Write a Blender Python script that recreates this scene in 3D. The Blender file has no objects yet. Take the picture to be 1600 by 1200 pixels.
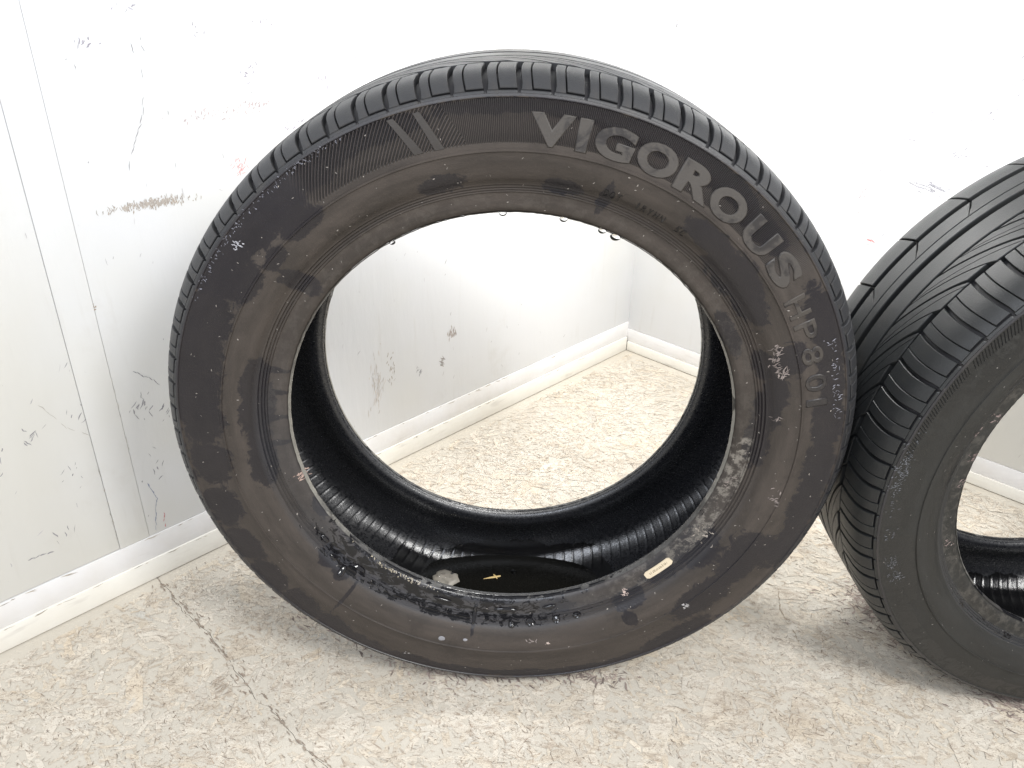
import bpy, bmesh, math, random
import numpy as np
from mathutils import Matrix, Vector
random.seed(7); rng = np.random.default_rng(7)
sc = bpy.context.scene
col = sc.collection

# ------------------------------------------------------------------ camera, world, lamps, exposure
cam_d = bpy.data.cameras.new('camera'); cam = bpy.data.objects.new('camera', cam_d); col.objects.link(cam)
cam_d.sensor_width = 36.0; cam_d.lens = 1252.283 / 1600 * 36.0; cam_d.clip_start = 0.02; cam_d.clip_end = 50
right = Vector((0.99981045, 0.00909507, 0.01721471)); up = Vector((-0.01946963, 0.46705301, 0.88401494)); fwd = Vector((0, 0.88418254, -0.46714156))
cam.matrix_world = Matrix(((right.x, up.x, -fwd.x, 0), (right.y, up.y, -fwd.y, 0), (right.z, up.z, -fwd.z, 0.737), (0, 0, 0, 1)))
sc.camera = cam

world = bpy.data.worlds.new('World'); sc.world = world; world.use_nodes = True
bg = world.node_tree.nodes['Background']; bg.inputs[0].default_value = (0.93, 0.95, 1.0, 1); bg.inputs[1].default_value = 0.54

def lamp(name, loc, target, size, power, color, size_y=None):
    d = bpy.data.lights.new(name, 'AREA'); d.energy = power; d.color = color
    d.shape = 'RECTANGLE'; d.size = size; d.size_y = size_y or size
    o = bpy.data.objects.new(name, d); col.objects.link(o); o.location = loc
    o.rotation_euler = (Vector(target) - Vector(loc)).to_track_quat('-Z', 'Y').to_euler()
    return o
lamp('key_lamp', (1.0, -0.55, 1.75), (0.0, 1.0, 0.2), 0.55, 33, (1.0, 0.99, 0.97))
lamp('cool_fill_lamp', (-0.55, -0.75, 1.55), (0.0, 0.9, 0.2), 0.7, 15, (0.86, 0.91, 1.0))  # added cool fill from the front left, its source unseen
lamp('corner_fill_lamp', (0.20, 1.02, 0.84), (0.22, 1.52, 0.05), 0.24, 6.0, (1.0, 0.99, 0.97))  # fill added just out of view to brighten the walls in the corner
sc.view_settings.view_transform = 'Standard'; sc.view_settings.look = 'None'; sc.view_settings.exposure = 0.35; sc.view_settings.gamma = 1.0

# ------------------------------------------------------------------ helpers
def tag(o, label=None, cat=None, group=None, kind=None):
    if label: o['label'] = label
    if cat: o['category'] = cat
    if group: o['group'] = group
    if kind: o['kind'] = kind
    return o
def empty(name, loc, rot=(0, 0, 0)):
    o = bpy.data.objects.new(name, None); col.objects.link(o); o.location = loc; o.rotation_euler = rot
    o.empty_display_size = 0.05
    return o
def mesh(name, verts, faces, mat=None, smooth=True, sharp=None):
    m = bpy.data.meshes.new(name)
    m.from_pydata([tuple(map(float, v)) for v in verts], [], [tuple(int(i) for i in f) for f in faces])
    m.update()
    if mat: m.materials.append(mat)
    if smooth:
        m.polygons.foreach_set('use_smooth', [True] * len(m.polygons))
        if sharp: m.set_sharp_from_angle(angle=math.radians(sharp))
    return m
def link(name, m, parent=None, loc=(0, 0, 0), rot=(0, 0, 0)):
    o = bpy.data.objects.new(name, m); col.objects.link(o); o.location = loc; o.rotation_euler = rot
    if parent: o.parent = parent
    return o
def box_data(x0, x1, y0, y1, z0, z1, b=0.0):
    bm = bmesh.new(); bmesh.ops.create_cube(bm, size=1)
    for v in bm.verts: v.co = ((x0 + x1) / 2 + v.co.x * (x1 - x0), (y0 + y1) / 2 + v.co.y * (y1 - y0), (z0 + z1) / 2 + v.co.z * (z1 - z0))
    if b: bmesh.ops.bevel(bm, geom=list(bm.edges), offset=b, segments=2, profile=0.5, affect='EDGES')
    return bm
def bm_mesh(name, bm, mat, smooth=False):
    m = bpy.data.meshes.new(name); bm.to_mesh(m); bm.free(); m.materials.append(mat)
    if smooth: m.polygons.foreach_set('use_smooth', [True] * len(m.polygons)); m.set_sharp_from_angle(angle=math.radians(40))
    return m
def attr(m, name, vals):
    a = m.attributes.new(name, 'FLOAT', 'POINT'); a.data.foreach_set('value', np.asarray(vals, np.float32))
def attr_col(m, name, vals):
    a = m.attributes.new(name, 'FLOAT_COLOR', 'POINT')
    v = np.ones((len(vals), 4), np.float32); v[:, :3] = vals; a.data.foreach_set('color', v.ravel())

class N:
    """small node builder"""
    def __init__(s, name):
        s.m = bpy.data.materials.new(name); s.m.use_nodes = True; s.t = s.m.node_tree
        s.b = s.t.nodes['Principled BSDF']
    def n(s, typ, **kw):
        x = s.t.nodes.new(typ)
        for k, v in kw.items(): setattr(x, k, v)
        return x
    def set(s, sock, v):
        if hasattr(v, 'is_output') or isinstance(v, bpy.types.NodeSocket): s.t.links.new(v, sock)
        else:
            if isinstance(v, tuple) and len(v) == 3 and sock.type == 'RGBA': v = v + (1,)
            sock.default_value = v
    def math(s, op, a, b=0.0, c=0.0):
        x = s.n('ShaderNodeMath', operation=op)
        s.set(x.inputs[0], a); s.set(x.inputs[1], b); s.set(x.inputs[2], c); return x.outputs[0]
    def ss(s, v, lo, hi):
        x = s.n('ShaderNodeMapRange', interpolation_type='SMOOTHSTEP')
        s.set(x.inputs['Value'], v); s.set(x.inputs['From Min'], lo); s.set(x.inputs['From Max'], hi); return x.outputs[0]
    def mix(s, f, a, b, mode='MIX'):
        x = s.n('ShaderNodeMix', data_type='RGBA', blend_type=mode)
        s.set(x.inputs[0], f); s.set(x.inputs[6], a); s.set(x.inputs[7], b); return x.outputs[2]
    def mixf(s, f, a, b):
        x = s.n('ShaderNodeMix', data_type='FLOAT'); s.set(x.inputs[0], f); s.set(x.inputs[2], a); s.set(x.inputs[3], b); return x.outputs[0]
    def coord(s): return s.n('ShaderNodeTexCoord').outputs['Object']
    def map(s, v, scale=(1, 1, 1), rot=(0, 0, 0)):
        x = s.n('ShaderNodeMapping'); s.set(x.inputs[0], v); x.inputs['Scale'].default_value = scale; x.inputs['Rotation'].default_value = rot; return x.outputs[0]
    def noise(s, v, scale, detail=4, rough=0.5, dist=0.0):
        x = s.n('ShaderNodeTexNoise'); s.set(x.inputs['Vector'], v); x.inputs['Scale'].default_value = scale; x.inputs['Detail'].default_value = detail
        x.inputs['Roughness'].default_value = rough; x.inputs['Distortion'].default_value = dist; return x.outputs[0]
    def vor(s, v, scale, feature='F1', out='Distance'):
        x = s.n('ShaderNodeTexVoronoi', feature=feature); s.set(x.inputs['Vector'], v); x.inputs['Scale'].default_value = scale; return x.outputs[out]
    def attr(s, name, out='Fac'):
        x = s.n('ShaderNodeAttribute', attribute_name=name); return x.outputs[out]
    def bump(s, h, strength, dist, prev=None):
        x = s.n('ShaderNodeBump'); s.set(x.inputs['Height'], h); x.inputs['Strength'].default_value = strength; x.inputs['Distance'].default_value = dist
        if prev: s.t.links.new(prev, x.inputs['Normal'])
        return x.outputs[0]
    def out(s, color=None, rough=None, normal=None, **kw):
        if color is not None: s.set(s.b.inputs['Base Color'], color)
        if rough is not None: s.set(s.b.inputs['Roughness'], rough)
        if normal is not None: s.set(s.b.inputs['Normal'], normal)
        for k, v in kw.items(): s.set(s.b.inputs[k.replace('_', ' ')], v)
        return s.m

# ------------------------------------------------------------------ materials
def mat_wall():
    n = N('white_painted_plywood'); v = n.coord()
    base = n.mix(n.ss(n.noise(v, 2.2, 4), 0.40, 0.66), (0.70, 0.71, 0.725), (0.665, 0.66, 0.625))
    streak = n.noise(n.map(v, (55, 55, 6)), 1.0, 5, 0.6)
    base = n.mix(n.math('MULTIPLY', n.ss(streak, 0.58, 0.76), 0.22), base, (0.53, 0.51, 0.47))
    smudge = n.math('MULTIPLY', n.ss(n.noise(v, 7, 6, 0.7), 0.55, 0.75), 0.34)
    base = n.mix(smudge, base, (0.55, 0.53, 0.49))
    spk = n.math('MULTIPLY', n.ss(n.noise(v, 170, 3, 0.6), 0.70, 0.76), n.ss(n.noise(v, 12, 2), 0.52, 0.66))
    base = n.mix(n.math('MULTIPLY', spk, 0.5), base, (0.35, 0.33, 0.33))
    bump = n.bump(n.noise(n.map(v, (40, 40, 9)), 1.0, 6, 0.6), 0.22, 0.003)
    return n.out(base, n.mixf(n.noise(v, 14, 3), 0.38, 0.6), bump)
def mat_skirting(name, c1, c2):
    n = N(name); v = n.coord()
    base = n.mix(n.ss(n.noise(v, 6, 5, 0.6), 0.4, 0.7), c1, c2)
    base = n.mix(n.math('MULTIPLY', n.ss(n.noise(n.map(v, (14, 14, 70)), 1, 4), 0.6, 0.75), 0.35), base, (0.45, 0.41, 0.36))
    return n.out(base, 0.5, n.bump(n.noise(v, 60, 4), 0.25, 0.002))
def mat_floor():
    n = N('pale_strand_board'); v = n.coord()
    base = n.mix(n.noise(v, 7, 5, 0.65), (0.50, 0.455, 0.38), (0.60, 0.56, 0.485))
    base = n.mix(n.math('MULTIPLY', n.ss(n.noise(v, 22, 6, 0.7, 0.6), 0.55, 0.72), 0.55), base, (0.50, 0.44, 0.355))
    base = n.mix(n.math('MULTIPLY', n.ss(n.noise(v, 130, 5, 0.7, 1.5), 0.60, 0.72), 0.5), base, (0.33, 0.27, 0.21))
    return n.out(base, 0.7, n.bump(n.noise(v, 240, 5, 0.7), 0.35, 0.002))
def mat_strand():
    n = N('wood_strand'); v = n.coord()
    c = n.attr('tint', 'Color')
    c = n.mix(n.math('MULTIPLY', n.ss(n.noise(v, 11, 6, 0.7), 0.42, 0.62), 0.75), c, (0.675, 0.625, 0.54))
    c = n.mix(n.math('MULTIPLY', n.ss(n.noise(v, 5, 5, 0.65), 0.50, 0.70), 0.55), c, (0.44, 0.375, 0.295))
    c = n.mix(n.math('MULTIPLY', n.ss(n.noise(n.map(v, (55, 120, 60), (0, 0, .6)), 1.0, 6, 0.72, 1.2), 0.47, 0.64), 0.65), c, (0.38, 0.31, 0.24))
    c = n.mix(n.math('MULTIPLY', n.ss(n.noise(n.map(v, (210, 420, 200), (0, 0, .7)), 1.0, 4, 0.7, 1.6), 0.54, 0.66), 0.72), c, (0.23, 0.18, 0.14))
    c = n.mix(n.math('MULTIPLY', n.ss(n.noise(n.map(v, (150, 260, 200), (0, 0, 2.2)), 1.0, 4, 0.7, 1.2), 0.60, 0.72), 0.5), c, (0.73, 0.69, 0.61))
    return n.out(c, 0.68, n.bump(n.noise(v, 260, 5, 0.75), 0.5, 0.002))
def mat_flat(name, c, rough=0.8, metallic=0.0, var=0.0):
    n = N(name)
    if var:
        v = n.coord(); c2 = tuple(x * (1 - var) for x in c)
        return n.out(n.mix(n.noise(v, 90, 4), c, c2), rough, n.bump(n.noise(v, 400, 3), 0.2, 0.001))
    return n.out(c, rough)
def mat_gap():
    n = N('dark_fleck'); return n.out(n.attr('tint', 'Color'), 0.9)

def polar(n, v):
    x = n.n('ShaderNodeSeparateXYZ'); n.set(x.inputs[0], v)
    th = n.math('ARCTAN2', x.outputs[2], x.outputs[0])
    r = n.math('SQRT', n.math('ADD', n.math('MULTIPLY', x.outputs[0], x.outputs[0]), n.math('MULTIPLY', x.outputs[2], x.outputs[2])))
    return th, r, x.outputs[1]
def mat_sidewall(name, dusty, dark, ribs):
    """rubber with a film of dried dust that ends in ragged edges where it got wet; 'dirt' on the vertices says where"""
    n = N(name); v = n.coord(); th, r, ax = polar(n, v)
    cyl = n.n('ShaderNodeCombineXYZ'); n.set(cyl.inputs[0], n.math('MULTIPLY', th, 0.28)); n.set(cyl.inputs[1], r); n.set(cyl.inputs[2], ax)
    c = cyl.outputs[0]
    edge = n.math('ADD', n.math('MULTIPLY', n.math('SUBTRACT', n.noise(v, 75, 8, 0.72, 1.2), 0.5), 1.75), n.math('MULTIPLY', n.math('SUBTRACT', n.noise(n.map(c, (130, 22, 30)), 1, 4), 0.5), 0.45))
    fac = n.math('MULTIPLY', n.ss(n.math('ADD', n.attr('dirt'), edge), 0.38, 0.56), n.mixf(n.noise(v, 14, 5, 0.6), 0.72, 1.1))
    film = n.ss(n.noise(n.map(c, (9, 70, 30)), 1.0, 6, 0.65), 0.3, 0.72)
    d0 = n.mix(film, tuple(x * 0.62 for x in dusty), tuple(x * 1.18 for x in dusty))
    d0 = n.mix(n.math('MULTIPLY', n.ss(n.noise(v, 26, 6, 0.7), 0.5, 0.72), 0.6), d0, tuple(x * 0.5 for x in dusty))
    dk = n.mix(n.noise(v, 30, 4), dark, tuple(x * 1.7 for x in dark))
    base = n.mix(fac, d0, dk)
    grain = n.math('MULTIPLY', n.ss(n.noise(n.map(c, (300, 120, 60)), 1, 3, 0.7), 0.72, 0.80), 0.35)
    base = n.mix(grain, base, tuple(x * 2.2 for x in dusty))
    base = n.mix(n.math('MULTIPLY', n.attr('chalk'), n.ss(n.noise(v, 110, 5, 0.75), 0.46, 0.62)), base, (0.17, 0.155, 0.135))
    rough = n.mixf(fac, n.mixf(film, 0.52, 0.76), 0.29)
    wn = n.noise(n.map(c, (60, 150, 60)), 1.0, 6, 0.68, 0.8)
    wm = n.ss(n.math('ADD', n.math('MULTIPLY', n.attr('wet'), 0.85), n.math('MULTIPLY', n.math('SUBTRACT', wn, 0.5), 2.4)), 0.74, 0.80)
    base = n.mix(n.math('MULTIPLY', n.attr('wet'), 0.7), base, (0.046, 0.048, 0.055)); base = n.mix(wm, base, (0.007, 0.007, 0.0085))  # bluish grey sheen of the wet bead is mixed into the base colour
    rough = n.mixf(n.attr('wet'), rough, 0.27); rough = n.mixf(wm, rough, 0.07)
    b = n.bump(n.noise(v, 600, 4, 0.7), 0.35, 0.0008)
    b = n.bump(n.noise(v, 60, 4, 0.6), 0.25, 0.002, b)
    if ribs:
        ring = n.math('MULTIPLY', n.ss(r, 0.2780, 0.2800), n.ss(r, 0.3125, 0.3110))
        sect = n.math('MULTIPLY', n.ss(th, math.radians(33), math.radians(48)), n.ss(th, math.radians(128), math.radians(124)))
        plain = n.math('SINE', n.math('MULTIPLY', th, ribs))
        slant = n.math('SINE', n.math('ADD', n.math('MULTIPLY', th, ribs * 0.45), n.math('MULTIPLY', r, 1500.0)))
        wave = n.mixf(n.ss(n.math('SUBTRACT', th, n.math('MULTIPLY', n.math('SUBTRACT', r, .2724), 1.72)), math.radians(97.3), math.radians(97.5)), plain, slant)
        hatch = n.math('MULTIPLY', n.math('MULTIPLY', ring, sect), n.ss(wave, 0.1, 0.8)); base = n.mix(n.math('MULTIPLY', hatch, 0.45), base, (0.085, 0.072, 0.070))
        b = n.bump(n.math('MULTIPLY', wave, n.math('MULTIPLY', ring, sect)), 1.0, 0.0009, b)
        base = n.mix(n.math('MULTIPLY', n.math('MULTIPLY', n.math('MULTIPLY', ring, sect), n.ss(wave, 0.2, -0.7)), 0.7), base, tuple(x * 0.4 for x in dark))
    return n.out(base, rough, b, Specular_IOR_Level=0.45)
def mat_tread(name, c, dust):
    n = N(name); v = n.coord()
    base = n.mix(n.noise(v, 45, 5, 0.6), c, tuple(x * 1.35 for x in c))
    base = n.mix(n.math('MULTIPLY', n.ss(n.noise(v, 18, 6, 0.7), 0.5, 0.72), 0.7), base, dust)
    base = n.mix(n.math('MULTIPLY', n.ss(n.noise(v, 260, 3, 0.7), 0.66, 0.75), 0.3), base, (0.13, 0.12, 0.10))
    return n.out(base, n.mixf(n.noise(v, 25, 4), 0.32, 0.58), n.bump(n.noise(v, 700, 4, 0.7), 0.4, 0.0006), Specular_IOR_Level=0.5)
def mat_letter(name, c, dirty, cover):
    n = N(name); v = n.coord()
    w = n.ss(n.math('ADD', n.noise(v, 34, 6, 0.7, 0.8), n.math('MULTIPLY', n.math('SUBTRACT', n.noise(v, 9, 3), 0.5), 0.5)), cover - .03, cover + .09)
    base = n.mix(n.math('MULTIPLY', w, 0.85), n.mix(n.noise(v, 60, 4), c, tuple(x * 0.78 for x in c)), dirty)
    base = n.mix(n.math('MULTIPLY', n.ss(n.noise(v, 330, 3, 0.7), 0.64, 0.74), 0.35), base, (0.13, 0.12, 0.105))
    return n.out(base, n.mixf(w, 0.62, 0.36), n.bump(n.noise(v, 500, 4, 0.7), 0.5, 0.0007), Specular_IOR_Level=0.5)
def mat_liner():
    n = N('black_inner_liner'); v = n.coord()
    grain = n.noise(v, 520, 3, 0.8)
    x_ = n.n('ShaderNodeSeparateXYZ'); n.set(x_.inputs[0], v)
    wl = n.math('ADD', x_.outputs[2], n.math('MULTIPLY', n.math('SUBTRACT', n.noise(n.map(v, (13, 13, 2)), 1.0, 4, 0.55), 0.5), 0.075))
    wetz = n.ss(wl, -0.2835, -0.2850)
    base = n.mix(n.ss(grain, 0.5, 0.75), (0.010, 0.0105, 0.0125), (0.026, 0.026, 0.031))
    base = n.mix(wetz, base, (0.005, 0.005, 0.0055))
    return n.out(base, n.mixf(wetz, n.mixf(n.ss(n.noise(v, 300, 2), 0.4, 0.6), 0.24, 0.42), 0.06), n.bump(grain, 0.30, 0.0010), Specular_IOR_Level=0.85)
def mat_bead_edge():
    n = N('worn_bead_edge'); v = n.coord(); th, r, ax = polar(n, v)
    worn = n.ss(n.math('ADD', n.math('ABSOLUTE', n.math('COSINE', n.math('SUBTRACT', th, .12))), n.math('MULTIPLY', n.math('SUBTRACT', n.noise(v, 25, 5, 0.7), 0.5), 0.6)), 0.78, 1.0)
    base = n.mix(n.ss(n.noise(v, 40, 6, 0.7), 0.4, 0.62), (0.085, 0.083, 0.080), (0.040, 0.038, 0.036))
    base = n.mix(worn, base, (0.23, 0.22, 0.195))
    base = n.mix(n.ss(n.noise(v, 30, 3), 0.64, 0.68), base, (0.03, 0.028, 0.026))
    low = n.ss(n.math('COSINE', n.math('SUBTRACT', th, math.radians(-98))), 0.35, 0.95)
    wm = n.ss(n.math('ADD', n.math('MULTIPLY', low, 0.62), n.math('MULTIPLY', n.math('SUBTRACT', n.noise(v, 48, 5, 0.6), 0.5), 1.8)), 0.50, 0.58)
    base = n.mix(wm, base, (0.008, 0.008, 0.0095))
    return n.out(base, n.mixf(wm, 0.5, 0.08), n.bump(n.noise(v, 200, 5), 0.5, 0.001))
def mat_water(name, tint):
    n = N(name); n.out(tint, 0.03); n.b.inputs['Transmission Weight'].default_value = 1.0; n.b.inputs['IOR'].default_value = 1.33
    return n.m

M = dict(
    wall=mat_wall(), batten=mat_wall(),
    band=mat_skirting('grey_white_skirting', (0.76, 0.755, 0.755), (0.70, 0.68, 0.65)),
    strip=mat_skirting('cream_floor_strip', (0.80, 0.78, 0.72), (0.76, 0.73, 0.66)),
    gapdark=mat_flat('shadow_gap', (0.05, 0.04, 0.03)), floor=mat_floor(), strand=mat_strand(), fleck=mat_gap(),
    side=mat_sidewall('dusty_sidewall_rubber', (0.050, 0.0405, 0.0340), (0.0085, 0.0074, 0.0096), 1250.0),
    side2=mat_sidewall('clean_sidewall_rubber', (0.020, 0.0195, 0.0175), (0.009, 0.009, 0.0088), 0),
    tread=mat_tread('grey_tread_rubber', (0.023, 0.0235, 0.0255), (0.047, 0.042, 0.037)),
    tread2=mat_tread('dark_tread_rubber', (0.0135, 0.0145, 0.0150), (0.026, 0.025, 0.0225)),
    lip=mat_tread('smooth_shoulder_rubber', (0.019, 0.018, 0.020), (0.042, 0.037, 0.033)),
    groove=mat_flat('groove_rubber', (0.014, 0.0135, 0.016), 0.6), liner=mat_liner(), edge=mat_bead_edge(),
    letter=mat_letter('dusty_raised_rubber', (0.062, 0.055, 0.049), (0.021, 0.019, 0.0195), 0.56),
    letter_d=mat_letter('faded_raised_rubber', (0.056, 0.048, 0.041), (0.019, 0.017, 0.018), 0.49),
    mark=mat_flat('dull_mark_rubber', (0.014, 0.013, 0.012), 0.5),
    water=mat_water('clear_water', (1, 1, 1)), bead=N('water_over_black_rubber').out((.010, .0095, .011), .03, None, Specular_IOR_Level=.6), paper=mat_flat('aged_paper', (0.72, 0.62, 0.46), 0.7, var=0.25),
    foam=mat_flat('grey_foam', (0.36, 0.33, 0.28), 0.45, var=0.6), straw=mat_flat('dry_straw', (0.55, 0.40, 0.17), 0.6, var=0.4),
    print=mat_flat('faded_print', (0.22, 0.17, 0.11), 0.8),
)

# ------------------------------------------------------------------ setting: walls
COR = Vector((0.24408, 1.56465, 0)); D1 = Vector((0.69338, 0.72057, 0)); D2 = Vector((0.72057, -0.69338, 0))
H = 1.9
def jit_rgb(c, a, b):
    k = random.uniform(a, b); return tuple(min(.85, x * k) for x in c)
def slivers(name, items, mat, parent, plane, eps):
    """items: (a, b, length, width, angle, bend, rgb); plane(a, b, eps) -> local point. Thin curved flecks joined into one part."""
    V = []; F = []; C = []
    for a, b, L, w, ang, bend, rgb in items:
        k = 5; i0 = len(V); ca, sa = math.cos(ang), math.sin(ang)
        e = eps * (0.6 + 0.8 * random.random())
        for j in range(k):
            t = j / (k - 1) - 0.5; ww = w * (1 - (2 * t) ** 2) * 0.5 * random.uniform(0.6, 1.4) + w * 0.06
            px, py = t * L, bend * L * (t * t - 0.25) + random.uniform(-1, 1) * w * 0.35
            for s in (-1, 1):
                x, y = px, py + s * ww
                V.append(plane(a + x * ca - y * sa, b + x * sa + y * ca, e)); C.append(rgb)
        for j in range(k - 1):
            q = i0 + 2 * j; F.append((q, q + 2, q + 3, q + 1))
    m = mesh(name, V, F, mat, smooth=False); attr_col(m, 'tint', np.array(C))
    o = link(name, m, parent); o['kind'] = 'stuff'
    return o
def chain(pts, w, rgb, step=0.006, jit=0.0008, drop=0.12):
    out = []
    for p, q in zip(pts[:-1], pts[1:]):
        L = math.hypot(q[0] - p[0], q[1] - p[1]); k = max(1, int(L / step)); an = math.atan2(q[1] - p[1], q[0] - p[0])
        for i in range(k):
            if random.random() < drop: continue
            t = (i + .5) / k
            out.append((p[0] + (q[0] - p[0]) * t + random.gauss(0, jit), p[1] + (q[1] - p[1]) * t + random.gauss(0, jit), step * 1.35, w * random.uniform(.5, 1.3), an + random.gauss(0, .12), random.gauss(0, .1), rgb))
    return out
def cluster(a, b, ra, rb, k, L, w, ang, da, rgb):
    return [(a + random.gauss(0, ra), b + random.gauss(0, rb), L * random.uniform(.3, 1.4), w * random.uniform(.4, 1.3), ang + random.gauss(0, da), random.gauss(0, .25), jit_rgb(rgb, .8, 1.25)) for _ in range(k)]
GREY = (0.26, 0.25, 0.27); BRN = (0.30, 0.23, 0.16); DK = (0.12, 0.11, 0.11)

def wall_obj(name, x0, x1, xdir):
    ydir = Vector((0, 0, 1)).cross(xdir)
    room = Vector((0, 0.7, 0)) - COR
    s = 1 if ydir.dot(room) > 0 else -1
    me = bm_mesh(name, box_data(x0, x1, min(-0.06 * s, -0.012 * s), max(-0.06 * s, -0.012 * s), -0.03, H), M['gapdark'])
    o = bpy.data.objects.new(name, me); col.objects.link(o); o['kind'] = 'structure'
    o.matrix_world = Matrix(((xdir.x, ydir.x, 0, COR.x), (xdir.y, ydir.y, 0, COR.y), (0, 0, 1, 0), (0, 0, 0, 1)))
    return o, s
def wbox(name, x0, x1, d0, d1, z0, z1, s, mat, parent, b=0.0012):
    y0, y1 = sorted((d0 * s, d1 * s))
    return link(name, bm_mesh(name, box_data(x0, x1, y0, y1, z0, z1, b), mat, True), parent)

# left wall: local x = D1, the corner at x=0 and the wall running to negative x
left, sL = wall_obj('left_wall', -2.6, 0.05, D1)
wbox('wall_panel', -1.0262, 0.0035, -0.012, 0.0, 0.0665, H - 0.002, sL, M['wall'], left)
wbox('wall_panel', -2.58, -1.0638, -0.012, 0.0, 0.0674, H - 0.002, sL, M['wall'], left)
wbox('batten', -1.0636, -1.0264, -0.0119, 0.0005, 0.0665, H - 0.002, sL, M['batten'], left, 0.0008)
wbox('skirting_board', -2.58, 0.0, -0.0118, 0.0011, 0.0328, 0.0662, sL, M['band'], left, 0.0007)
wbox('floor_strip', -2.58, -0.0032, -0.0116, 0.0032, 0.0014, 0.0325, sL, M['strip'], left, 0.0010)
right_, sR = wall_obj('right_wall', -0.05, 2.6, D2)
wbox('wall_panel', -0.0035, 2.58, -0.012, 0.0, 0.0510, H - 0.002, sR, M['wall'], right_)
wbox('skirting_board', 0.0, 2.58, -0.0118, 0.0011, 0.0220, 0.0505, sR, M['band'], right_, 0.0007)
wbox('floor_strip', 0.0036, 2.58, -0.0116, 0.0032, 0.0014, 0.0217, sR, M['strip'], right_, 0.0010)

# scuffs on the left wall (s = metres from the corner, z)
it = []
it += cluster(-0.945, 0.489, 0.022, 0.0022, 200, 0.0055, 0.0012, 1.45, .4, (.38, .33, .28))
it += cluster(-0.915, 0.486, 0.022, 0.0018, 40, 0.004, 0.0010, 1.45, .3, BRN)
it += cluster(-1.031, 0.387, 0.0028, 0.003, 45, 0.004, 0.0015, .8, .9, BRN)
it += chain([(-1.034, .638), (-1.030, .612), (-1.032, .588), (-1.042, .565)], 0.0009, GREY, .008, .0003)
it += chain([(-.932, .662), (-.924, .621), (-.933, .583), (-.959, .529)], 0.0007, GREY, .008, .0003, .3)
it += chain([(-1.001, .299), (-.985, .284), (-.973, .271)], 0.0010, GREY, .005, .0003)
it += chain([(-1.014, .144), (-1.007, .118), (-1.012, .098), (-1.017, .072)], 0.0009, (0.18, .22, .36), .006, .0004, .1)
it += chain([(-1.001, .092), (-1.005, .071)], 0.0011, (.62, .12, .12), .004, .0005, .3)
it += chain([(-1.162, .106), (-1.150, .107), (-1.134, .104)], 0.0020, GREY, .006, .0004)
it += cluster(-.829, .512, .005, .006, 24, .006, .0008, .9, .6, (.72, .30, .30))
it += cluster(-.855, .575, .020, .004, 40, .004, .0011, 1.2, .6, (.52, .42, .42))
it += cluster(-.800, .581, .014, .003, 30, .004, .0011, 1.2, .6, (.52, .42, .42))
it += cluster(-.655, .152, .006, .024, 80, .012, .0010, 1.45, .15, (.60, .55, .50))
it += cluster(-.622, .172, .004, .014, 16, .008, .0011, 1.3, .3, BRN)
it += cluster(-.497, .193, .004, .005, 34, .008, .0016, 1.5, .2, (.40, .34, .30))
it += cluster(-.521, .148, .002, .004, 14, .010, .0015, 2.2, .2, (.30, .27, .25))
it += cluster(-.569, .147, .003, .003, 10, .006, .0010, 1.2, .6, GREY)
for (a, b) in ((-.931, .684), (-.862, .666), (-.777, .669), (-.656, .636), (-.805, .619), (-.976, .661), (-.70, .60), (-.75, .55), (-.60, .62), (-.52, .60), (-.47, .64), (-.40, .66), (-.66, .68)):
    it += cluster(a, b, .006, .005, random.randint(4, 12), .006, .0012, 1.1, .7, (.36, .34, .40))
for a, b in ((-1.121, .261), (-1.065, .263), (-1.005, .248), (-1.12, .117), (-.99, .25), (-1.09, .20), (-1.00, .16), (-.97, .23), (-1.17, .24)):
    it += cluster(a, b, .008, .008, random.randint(5, 12), .008, .0010, 1.3, .5, GREY)
it += chain([(-1.11, .30), (-1.085, .255), (-1.05, .225)], 0.0007, (.5, .47, .42), .008, .0005, .3)
it += chain([(-1.0264, .20), (-1.0262, .30)], 0.0010, (.55, .52, .47), .008, .0003, .3)
it += chain([(-1.0636, .075), (-1.0636, .19)], 0.0012, (.36, .33, .28), .008, .0003, .3)
for _ in range(240):
    it.append((random.uniform(-1.3, -.2), random.uniform(.08, .8), random.uniform(.002, .010), random.uniform(.0003, .0010), random.gauss(1.4, .5), random.gauss(0, .2), jit_rgb((.30, .29, .30), .9, 2.0)))
it = [x[:6] + (tuple(.72 * c + .10 for c in x[6]),) for x in it]
slivers('scuff_marks', it, M['fleck'], left, lambda a, b, e: (a, sL * e, b), 0.00025)
# grubby bits along the skirting
it = []
for _ in range(110):
    it.append((random.uniform(-1.4, -.15), random.choice((.0655, .0318)) - abs(random.gauss(0, .0010)), random.uniform(.004, .016), random.uniform(.0004, .0012), random.gauss(0, .12), 0, jit_rgb((.34, .30, .25), .8, 1.6)))
slivers('skirting_grime', it, M['fleck'], left, lambda a, b, e: (a, sL * (0.0013 if b > .0345 else 0.0034) + sL * e, b), 0.0002)
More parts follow.
